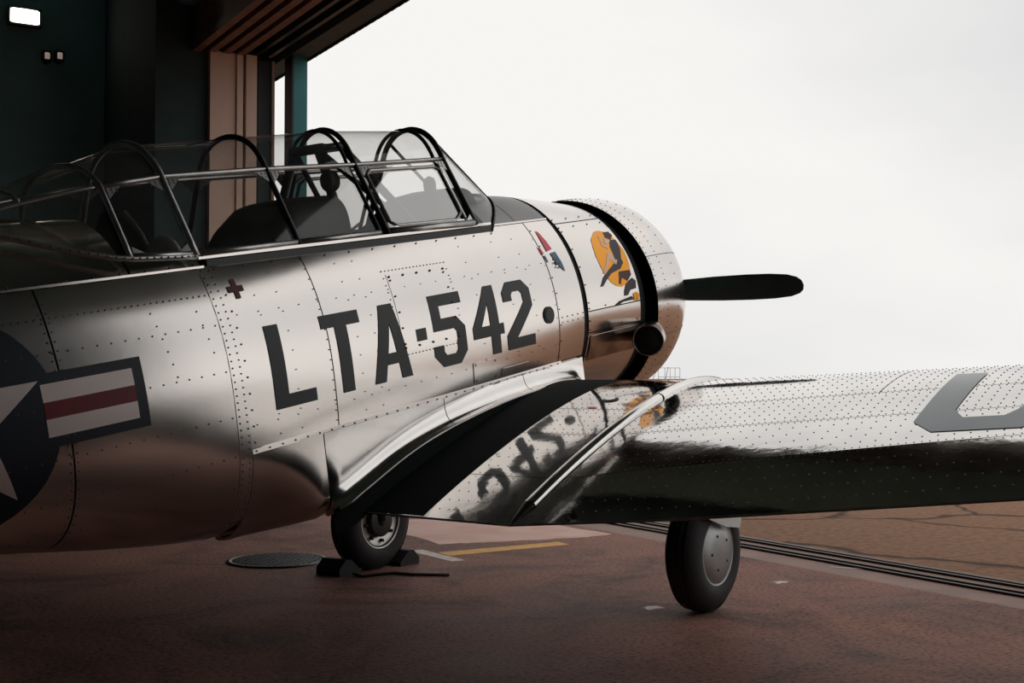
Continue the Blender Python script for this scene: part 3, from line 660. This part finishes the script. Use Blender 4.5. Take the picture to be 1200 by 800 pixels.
for s in(-1, 1):
    ys = [.38, 1.0, 1.47, 1.9, 2.5, 3.2, 4, 4.8, 5.5, 5.9, 6.1, 6.25, 6.35, 6.41]
    V, Fc = [], []; nc = 20
    for y in ys:
        for k in range(nc): c = .5*(1-math.cos(PI*k/(nc-1))); V.append(wing_pt(y, c, True, s, -.004))
        for k in range(nc-2, 0, -1): c = .5*(1-math.cos(PI*k/(nc-1))); V.append(wing_pt(y, c, False, s, 0))
    m_ = 2*nc-2
    for i in range(len(ys)-1):
        for k in range(m_): Fc.append((i*m_+k, i*m_+(k+1)%m_, (i+1)*m_+(k+1)%m_, (i+1)*m_+k))
    Fc += [tuple(range(m_)), tuple((len(ys)-1)*m_+k for k in range(m_))]
    W = part('wing', (V, Fc), ALUW if 0 else mat('wing_inner_metal', (.10,.10,.10), .4, .9) if 'wing_inner_metal' not in MATS else MATS['wing_inner_metal'])
    g = .003
    for k in range(4):
        part('wing_skin', wgrid(.50, JY-.01, k, k+1, True, s, 0, 8, 20), ALUW, W)
        for y0, y1 in([(JY+.01, 2.70), (2.706, 6.40)] if k == 0 else [(JY+.01, 6.40)]): part('wing_skin', wgrid(y0, y1, k, k+1, True, s, 0, 26, 20), ALUW, W)
    # anti-slip walkway
    part('wing_walk', wgrid(.54, .97, .03, .992, True, s, .003, 4, 40), WALKM, W)
    # raised cover over the bolted wing joint, in two lengths
    def strip(c0, c1, hw, hh, name, n=40):
        def fn(u, v):
            c = c0+(c1-c0)*u; t = PI*v; p = wing_pt(JY+hw*math.cos(t), c, True, s)
            return (p[0], p[1], p[2]+hh*math.sin(t)-.002)
        part(name, grid(fn, n, 12), ALUF, W)
    strip(.0, .38, .042, .028, 'joint_cover'); strip(.383, .93, .036, .026, 'joint_cover')
    def tip(u, v):
        c = .93+.065*u; t = PI*v; k = 1-.75*u; p = wing_pt(JY+.036*k*math.cos(t), c, True, s); return (p[0], p[1], p[2]+.026*k*math.sin(t)-.002)
    part('joint_cover_tip', grid(tip, 6, 10), STEEL, W)
    # rivet rows
    def wrow(cc, y0, y1, step, r=.0040):
        n = int((y1-y0)/step)
        for i in range(n+1):
            y = y0+(y1-y0)*i/n; a, b2 = cutc(cc[0], y), (cutc(cc[0]+1, y) if len(cc) == 2 else 0); c = a+(b2-a)*cc[1] if len(cc) == 2 else a+cc[1]
            p = Vector(wing_pt(y, c, True, s, .0005)); e = Vector(wing_pt(y, min(.995,c+.01), True, s)) - Vector(wing_pt(y, c-.005, True, s))
            f = Vector(wing_pt(y+.02, c, True, s))-Vector(wing_pt(y-.02, c, True, s)); nn = e.cross(f).normalized()
            if nn.z < 0: nn = -nn
            WR_.append((p, nn, r))
    for k, n in((0,9),(1,5),(2,4),(3,4)):
        for q in range(n):
            f = (q+1)/(n+1); f = .22+.78*f if k == 0 else f
            wrow((k, f), JY+.07, 5.85, .048 if k < 2 else .06); wrow((k, f), 1.02, JY-.06, .05)
    for k in(1,2,3):
        for f in(-.008,.008): wrow((k, f, 0), JY+.06, 5.85, .030, .0034); wrow((k, f, 0), 1.02, JY-.05, .030, .0034)
    rv = part('wing_rivets', domes(WR_), RIV, W); rv['kind'] = 'stuff'; WR_ = []
    # upper fuel cap
    c_ = []
    for k in range(24):
        t = 2*PI*k/24; c_.append((1.21+.045*math.cos(t), .40+.018*math.sin(t)))
    if s == -1:
        V = [wing_pt(a, b, True, s, .003) for a, b in c_]; part('fuel_cap', (V, [tuple(range(24))]), STEEL, W)
        V = [wing_pt(1.205+.030*math.cos(k*PI/10), .398+.011*math.sin(k*PI/10), True, s, .007) for k in range(20)]; part('fuel_cap_lid', (V, [tuple(range(20))]), ALUF, W)
        V = [wing_pt(a, b, True, s, .003) for a, b in((1.15,.455),(1.20,.455),(1.20,.465),(1.15,.465))]; part('fuel_mark', (V, [(0,1,2,3)]), SRED, W)
        # big grey wing letters, drawn (span, chord fraction)
        def wl(name, quads):
            G_ = []
            for q in quads:
                def fn(u, v, q=q):
                    a = [q[0][i]*(1-u)*(1-v)+q[1][i]*u*(1-v)+q[2][i]*u*v+q[3][i]*(1-u)*v for i in(0,1)]; return wing_pt(a[0], a[1], True, s, .0028)
                G_.append(grid(fn, 6, 12))
            part(name, join(*G_), GREYU, W)
        def rc(a, b, c, d): return [(a,c),(b,c),(b,d),(a,d)]
        wl('wing_letter_u', [rc(2.98,3.12,.27,.57), rc(3.38,3.52,.27,.57), [(2.98,.57),(3.12,.57),(3.17,.615),(2.98,.63)], [(3.38,.57),(3.52,.57),(3.52,.63),(3.33,.615)], [(2.98,.63),(3.17,.615),(3.17,.69),(3.08,.69)], [(3.33,.615),(3.52,.63),(3.42,.69),(3.33,.69)], rc(3.17,3.33,.615,.69)])
    # aileron and flap lines
    part('trailing_edge_bead', tube([wing_pt(.55+.12*i, .998, True, s) for i in range(46)], .004, 5), FRAME, W)
    # --- main undercarriage under this wing
    G = part('main_gear_leg', tube([(-1.60, s*1.20, -.66), (-1.57, s*1.20, -1.0), (-1.55, s*1.20, WZ)], [.055,.045,.035], 12), STEEL)
    part('axle', tube([(WX, s*1.19, WZ), (WX, s*1.39, WZ)], .035, 12), STEEL, G)
    part('torque_link', join(bar((-1.64,s*1.20,-.95),(-1.72,s*1.20,-1.1),.05,.02),bar((-1.72,s*1.20,-1.1),(-1.6,s*1.20,-1.28),.05,.02)), STEEL, G, False)
    prof = []
    for k in range(25):
        t = -PI*.80+2*PI*.80*k/24   # tire section
        prof.append((.105*math.sin(t), .238+.105*math.cos(t)*1.0))
    T_ = part('tire', revolve(prof, 56, 'y', (WX, s*1.30, WZ)), TIRE)
    for q in(-.05,-.018,.018,.05): part('tread_rib', revolve([(q-.009,.336 if abs(q)>.03 else .340),(q-.007,.3435 if abs(q)<.03 else .339),(q+.007,.3435 if abs(q)<.03 else .339),(q+.009,.336 if abs(q)>.03 else .340)], 56, 'y', (WX, s*1.30, WZ)), TIRE, T_)
    # outboard cover disc
    H_ = part('wheel_cover', revolve([(s*.070,.204),(s*.092,.200),(s*.094,.186),(s*.086,.180),(s*.093,.174),(s*.108,.09),(s*.111,.001)], 48, 'y', (WX, s*1.30, WZ)), HUBM)
    for k in range(5):
        t = k*2*PI/5+.5; part('cover_screw', revolve([(0,.009),(s*.004,.008),(s*.005,.001)], 8, 'y', (WX+.10*math.cos(t), s*(1.30+.106), WZ+.10*math.sin(t))), STEEL, H_)
    # inboard rim, brake and bolts
    R2 = part('wheel_rim', revolve([(-s*.070,.205),(-s*.095,.200),(-s*.096,.188),(-s*.085,.182),(-s*.075,.15),(-s*.06,.10)], 48, 'y', (WX, s*1.30, WZ)), RIMM)
    part('brake_drum', revolve([(-s*.05,.115),(-s*.10,.112),(-s*.105,.10),(-s*.105,.001)], 32, 'y', (WX, s*1.30, WZ)), STEEL, R2)
    for k in range(8):
        t = k*PI/4; part('rim_bolt', revolve([(-s*.06,.013),(-s*.095,.012),(-s*.097,.001)], 8, 'y', (WX+.142*math.cos(t), s*1.30, WZ+.142*math.sin(t))), STEEL, R2)
    # white triangular door plate outboard of the wheel
    V = []
    for yy in(1.425, 1.437): V += [(-1.75,s*yy,-.78),(-1.25,s*yy,-.74),(-1.30,s*yy,-1.20),(-1.34,s*yy,-1.276),(-1.51,s*yy,-1.224),(-1.70,s*yy,-1.13)]
    part('gear_door', (V, [(5,4,3,2,1,0),(6,7,8,9,10,11)]+[(i,(i+1)%6,6+(i+1)%6,6+i) for i in range(6)]), WHITEP, PL, False)

# --- engine cowl ring, engine, exhaust, propeller
prof = [(-.755,.696),(-.70,.697),(-.58,.698),(-.47,.694),(-.38,.680),(-.31,.654),(-.26,.614),(-.238,.575),(-.242,.535),(-.28,.505),(-.36,.503)]
COWL = part('engine_cowling', revolve(prof, 96, 'x', (0,0,.015)), ALU)
L = []
for rr, xx, n in((.6965,-.735,110),(.6975,-.63,110),(.6945,-.48,60)):
    for k in range(n):
        t = 2*PI*k/n; L.append((Vector((xx, (rr+.001)*math.cos(t), .015+(rr+.001)*math.sin(t))), Vector((0,math.cos(t),math.sin(t))), .0042))
rv = part('cowl_rivets', domes(L), RIV, COWL); rv['kind'] = 'stuff'
for t in(.42, PI-.42, PI+.35, -.35, PI/2): part('cowl_seam', tube([(a, (r+.0005)*math.cos(t), .015+(r+.0005)*math.sin(t)) for a, r in prof[:7]], .0022, 5), RIV, COWL)
part('cowl_liner', revolve([(-.36,.503),(-.45,.50),(-.70,.655),(-.7565,.688),(-.7555,.6955)], 96, 'x', (0,0,.015)), CORE, COWL)
part('engine_baffle', revolve([(-.82,.60),(-.60,.605),(-.575,.60),(-.57,.10)], 64, 'x', (0,0,.015)), CORE, COWL)
part('crankcase', revolve([(-.60,.26),(-.45,.24),(-.30,.16),(-.18,.12),(-.05,.08)], 32, 'x', (0,0,0)), STEEL, COWL)
for k in range(9):
    t = PI/2+k*2*PI/9; part('engine_cylinder', tube([(-.48,.2*math.cos(t),.2*math.sin(t)),(-.48,.46*math.cos(t),.46*math.sin(t))], .085, 12), STEEL, COWL)
# exhaust stack on the starboard side
ex = [(-.72,-.56,-.20), (-.82,-.655,-.20), (-.92,-.715,-.205), (-1.02,-.75,-.21)]
EXO = part('exhaust_stack', tube(ex, [.090,.092,.094,.097], 28, False), EXH)
e0, e1 = Vector(ex[2]), Vector(ex[3]); dd = (e1-e0).normalized()
part('exhaust_bore', tube([ex[3], ex[2], ex[1], ex[0]], [.091,.089,.087,.083], 28, True), SOOTPIT, EXO)
a_ = dd.orthogonal().normalized(); b__ = dd.cross(a_)
part('exhaust_lip', tube([tuple(e1+a_*.095*math.cos(k*PI/14)+b__*.095*math.sin(k*PI/14)) for k in range(29)], .006, 6, False), EXH, EXO)
def shroud(u, v):
    x = -1.40+.52*u; z = -.125-.15*v; w_ = .012*math.sin(PI*v)*(.3+.7*u)
    p = FZ(x, z, -1, .004+w_); return p
part('exhaust_shroud', slab(shroud, lambda u,v: FZ(-1.40+.52*u, -.125-.15*v, -1, -.004), 14, 8), EXH)
# propeller
PR = part('propeller', revolve([(-.18,.06),(-.08,.085),(.06,.085),(.10,.06),(.14,.001)], 24, 'x'), STEEL)
for s in(-1, 1):
    ST_ = [(.06,.05,.05,60),(.18,.062,.05,52),(.32,.085,.04,44),(.50,.098,.028,36),(.75,.102,.020,29),(.98,.100,.015,24),(1.15,.094,.011,21),(1.27,.082,.009,20),(1.335,.060,.007,19),(1.362,.036,.005,19),(1.37,.010,.003,19)]
    V, Fc = [], []; n = 14
    for r, hc, hk, ang in ST_:
        an = math.radians(ang)
        for k in range(n):
            t = 2*PI*k/n; c_, h_ = hc*math.cos(t), hk*math.sin(t)
            V.append((c_*math.sin(an)+h_*math.cos(an), s*r, s*(c_*math.cos(an)-h_*math.sin(an))))
    for i in range(len(ST_)-1):
        for k in range(n): Fc.append((i*n+k, i*n+(k+1)%n, (i+1)*n+(k+1)%n, (i+1)*n+k))
    Fc += [tuple(range(n)), tuple((len(ST_)-1)*n+k for k in range(n))]
    part('blade', (V, Fc), PROPM, PR)

# --- canopy
ARCH = [(-2.22,.415,.625,.225,1.008,1.195),(-2.93,.400,.630,.215,1.000,1.200),(-3.57,.408,.630,.240,.998,1.172),(-4.20,.430,.630,.262,.985,1.150),(-4.52,.415,.650,.275,.955,1.062)]
def arch_at(x):
    T = ARCH
    if x >= T[0][0]: return T[0][1:]
    for a, b in zip(T, T[1:]):
        if x >= b[0]:
            u = (x-a[0])/(b[0]-a[0]); return tuple(p+(q-p)*u for p, q in zip(a[1:], b[1:]))
    u = min(1, (x-T[-1][0])/(-5.12-T[-1][0])); e = (.20,.845,.13,.86,.875)
    return tuple(p+(q-p)*(u**1.3) for p, q in zip(T[-1][1:], e))
def roof_pt(x, w, off=0):     # w -1..1 across the roof between the two top rails
    yb, zb, yl, zl, zt = arch_at(x); yl += off; zl += off*.6; zt += off
    u = 1-abs(w); y = (1-u)**2*yl+2*u*(1-u)*yl*.72; z = (1-u)**2*zl+2*u*(1-u)*(zt-.004)+u*u*zt
    return (x, math.copysign(y, w), z)
def side_pt(x, v, s, off=0):  # v 0 sill .. 1 top rail
    yb, zb, yl, zl, zt = arch_at(x); return (x, s*(yb+(yl-yb)*v+off), zb+(zl-zb)*v)
def arch_path(x, off=0):
    return [side_pt(x, k/6, -1, off) for k in range(6)]+[roof_pt(x, -1+k/10, off) for k in range(21)]+[side_pt(x, 1-k/6, 1, off) for k in range(1,7)]
CAN = part('canopy', join(*[tube([side_pt(-2.2-.18*i, 1, s) for i in range(14)], .016, 8, True, .8) for s in(-1,1)]), FRAME)
for (x, *_r), r, m in zip(ARCH, (.016,.014,.014,.017,.012), (FRAMED,FRAMED,FRAMED,FRAME,FRAME)):
    part('canopy_arch', tube(arch_path(x, .004), r, 8), m, CAN)
part('canopy_arch', tube(arch_path(-2.985, .002), .010, 8), FRAMED, CAN); part('canopy_arch', tube(arch_path(-2.29, .0), .011, 8), FRAMED, CAN)
bays = [(-2.235,-2.915),(-2.995,-3.555),(-3.585,-4.18),(-4.22,-4.505)]
for bi, (x0, x1) in enumerate(bays):
    for s in(-1, 1):
        part('side_pane', grid(lambda u,v: side_pt(x0+(x1-x0)*u, .03+.94*v, s, -.004), 4, 3), GLASSH if bi == 0 else GLASS, CAN)
        part('sill_frame', tube([side_pt(x0+(x1-x0)*u, .03, s, .004) for u in(0,.5,1)], .014 if bi else .02, 6), FRAME, CAN)
        # corner gussets
        for xx, dr in((x0,-1),(x1,1)):
            for v0, dv in((.97,-.14),(.04,.12)):
                if bi == 0 or v0 > .5 or bi == 3:
                    V = []
                    for o_ in(.010,.013): V += [side_pt(xx, v0, s, o_), side_pt(xx+dr*.075, v0, s, o_), side_pt(xx+dr*.004, v0+dv, s, o_)]
                    part('gusset_plate', (V, [(0,1,2),(5,4,3),(0,1,4,3),(1,2,5,4),(2,0,3,5)]), FRAME, CAN, False)
    part('roof_pane', grid(lambda u,v: roof_pt(x0+(x1-x0)*u, (2*v-1)*.97, -.003), 6, 16), GLASST, CAN)
# front bay inner window frame
for s in(-1, 1):
    part('sill_plate', slab(lambda u,v: side_pt(-2.24-.66*u, .0+.10*v, s, .007), lambda u,v: side_pt(-2.24-.66*u, .0+.10*v, s, -.002), 6, 2), ALU, CAN)
    lo, hi, xa, xb = .10, .90, -2.29, -2.88
    P = [(xa,lo+.10),(xa,hi-.06),(xa-.04,hi),(xb+.04,hi),(xb,hi-.06),(xb,lo+.06),(xb+.05,lo),(xa-.07,lo),(xa,lo+.10)]
    part('window_frame', tube([side_pt(a, b, s, .002) for a, b in P], .010, 6), FRAME, CAN)
# rear glazing dome
for s in(-1, 1):
    part('rear_pane', grid(lambda u,v: side_pt(-4.54-.56*u, .03+.94*v, s, -.003), 10, 4), GLASS, CAN)
    part('top_rail', tube([side_pt(-4.50-.06*i, 1, s) for i in range(11)], .009, 6), FRAME, CAN)
    part('sill_frame', tube([side_pt(-4.20-.075*i, 0, s, .004) for i in range(13)], .013, 6), FRAME, CAN)
part('rear_roof_pane', grid(lambda u,v: roof_pt(-4.54-.56*u, 2*v-1, -.003), 10, 16), GLASST, CAN)
part('canopy_rib', tube([roof_pt(-4.85, -1+k/8) for k in range(17)], .010, 6), FRAME, CAN)
# windscreen: arch to a swept base line on the deck
def wbase(w):
    a = abs(w); x = -1.72-.36*a**2.2; y = .415*math.copysign(a**.9, w)
    zz = min(.80, FZ_top(x, y)); return (x, y, zz+.004)
def FZ_top(x, y):
    zc, w, hu, nu, hl, nl = sec(x); q = min(1, abs(y)/w); return zc+hu*(1-q**nu)**(1/nu)
def archw(w):
    P = arch_path(-2.21, 0); i = (w+1)/2*(len(P)-1); k = min(len(P)-2, int(i)); f = i-k
    return tuple(p+(q-p)*f for p, q in zip(P[k], P[k+1]))
def ws(u, w):
    a, b = archw(w), wbase(w); return tuple(p+(q-p)*u for p, q in zip(a, b))
for w0, w1 in((-1,-.36),(-.36,.36),(.36,1)):
    part('windscreen_pane', grid(lambda u,v: ws(u, w0+(w1-w0)*v), 6, 10), GLASS, CAN)
for w in(-.36,.36): part('windscreen_bar', tube([ws(k/6, w) for k in range(7)], .011, 6), FRAMED, CAN)
part('windscreen_base', tube([wbase(-1+k/12) for k in range(25)], .013, 6), FRAMED, CAN)
# canopy gusset rivets
L = []
for x in(-2.26,-2.88,-3.03,-3.53,-3.62,-4.15,-4.25,-4.48):
    for s in(-1,1):
        for v in(.93,.90,.95): 
            for dx in(0,.025,-.025): L.append((Vector(side_pt(x+dx, v, s, .014)), Vector((0,s*.9,.4)).normalized(), .004))
for i in range(26):
    for s in(-1,1): L.append((Vector(side_pt(-4.18-.034*i, .0, s, .018)), Vector((0,s,.2)).normalized(), .005))
rv = part('frame_rivets', domes(L), RIV, CAN); rv['kind'] = 'stuff'

# --- inside the cockpits
def hood(x0, x1, x2, z0, z1, z2, hw, name, m):
    T = [(x0,z0),(x0+(x1-x0)*.5,z0+(z1-z0)*.62),(x1-.02,z1-.012),(x1+.03,z1),((x1+x2)/2,(z1+z2)/2+.006),(x2,z2)]
    def fn(u, v):
        i = u*(len(T)-1); k = min(len(T)-2, int(i)); f = i-k; x = T[k][0]+(T[k+1][0]-T[k][0])*f; z = T[k][1]+(T[k+1][1]-T[k][1])*f
        t = PI*v; return (x, hw*math.copysign(abs(math.cos(t))**.5, math.cos(t)), .45+(z-.45)*max(0,math.sin(t))**.35)
    return part(name, grid(fn, 20, 20), m)
hd = hood(-2.46,-2.28,-1.96,.66,.83,.85,.25,'instrument_hood',HOOD)
part('gun_sight', revolve([(0,.035),(.04,.038),(.07,.03),(.085,.001)], 14, 'z', (-2.08,0,.845)), HOOD, hd)
hd = hood(-3.66,-3.40,-3.06,.60,.85,.86,.27,'instrument_hood',HOOD)
for xs in(-2.98, -4.22):
    def seat(u, v):
        t = 2*PI*u; r = .20; z = .10+.76*v; k = (1-max(0,(v-.72)/.28)**2*.72)
        return (xs+.045*math.sin(t)-.05*v, r*k*math.copysign(abs(math.cos(t))**.6,math.cos(t)), z)
    SE = part('pilot_seat', grid(seat, 24, 14, True), COCK)
    part('seat_pan', box(xs+.04, xs+.42, -.19, .19, .06, .12), COCK, SE, False)
    part('seat_strap', join(bar((xs+.035,-.07,.70),(xs+.05,-.07,.2),.045,.008,(1,0,0)),bar((xs+.035,.07,.70),(xs+.05,.07,.2),.045,.008,(1,0,0))), PALE, SE, False)
part('head_cushion', revolve([(-.03,.001),(-.03,.09),(0,.105),(.03,.09),(.03,.001)], 20, 'x', (-4.24,-.27,.63)), PALE)
# crash pylon between the cockpits
top = []
for k in range(4): pass
PY = part('crash_pylon', join(tube([(-3.04,-.115,1.10),(-3.04,.115,1.10)], .026, 10), tube([(-2.86,-.10,1.11),(-2.86,.10,1.11)], .024, 10), box(-3.05,-2.85,-.11,.11,1.09,1.122)), FRAMED)
for s in(-1,1):
    part('pylon_tube', tube([(-3.03,s*.10,1.10),(-3.14,s*.25,.62),(-3.16,s*.28,.30)], .024, 10), FRAMED, PY)
    part('pylon_tube', tube([(-2.87,s*.09,1.10),(-2.55,s*.26,.66),(-2.45,s*.29,.45)], .022, 10), FRAMED, PY)
    part('pylon_tube', tube([(-3.03,s*.09,1.08),(-2.66,s*.25,.70)], .016, 8), FRAMED, PY)
part('pylon_crossbar', tube([(-3.13,-.24,.66),(-3.13,.24,.66)], .016, 8), FRAMED, PY)
part('pylon_pulley', revolve([(-.02,.001),(-.02,.055),(.02,.055),(.02,.001)], 18, 'y', (-3.0,-.10,.93)), FRAMED, PY)

# --- tail
def foil(name, root, tipp, axis):
    V, Fc = [], []; n = 16
    for (xl, xt, y, z, th) in(root, tipp):
        for k in range(n):
            t = 2*PI*k/n; c = .5*(1+math.cos(t)); w_ = th*math.sin(t)*(.3+.7*(1-abs(2*c-1.2)/1.2)) ; x = xt+(xl-xt)*c
            V.append((x, y, z+w_) if axis == 'h' else (x, y+w_, z))
    Fc = [(k, (k+1)%n, n+(k+1)%n, n+k) for k in range(n)]+[tuple(range(n)), tuple(range(n, 2*n))]
    return part(name, (V, Fc), ALU)
foil('tail_fin', (-7.2,-8.5,0,.40,.05), (-7.9,-8.55,0,1.75,.03), 'v')
for s in(-1,1): foil('tailplane', (-7.2,-8.35,s*.08,.42,.05), (-7.65,-8.35,s*1.95,.42,.025), 'h')
tx = -7.75; tzc = WZ+((.15-RW)-(tx-WX)*ST)/CT
part('tail_wheel', revolve([(-.05,.06),(-.055,.11),(-.03,.148),(.03,.148),(.055,.11),(.05,.06)], 28, 'y', (tx,0,tzc)), TIRE)
part('tail_wheel_fork', tube([(tx+.05,0,.15),(tx+.02,0,tzc+.2),(tx,.07,tzc)], .03, 8), STEEL)
# small blister under the belly
part('belly_fairing', revolve([(-.17,.001),(-.12,.05),(0,.07),(.12,.05),(.17,.001)], 18, 'x', (-3.93,-.10,-.625)), ALU)
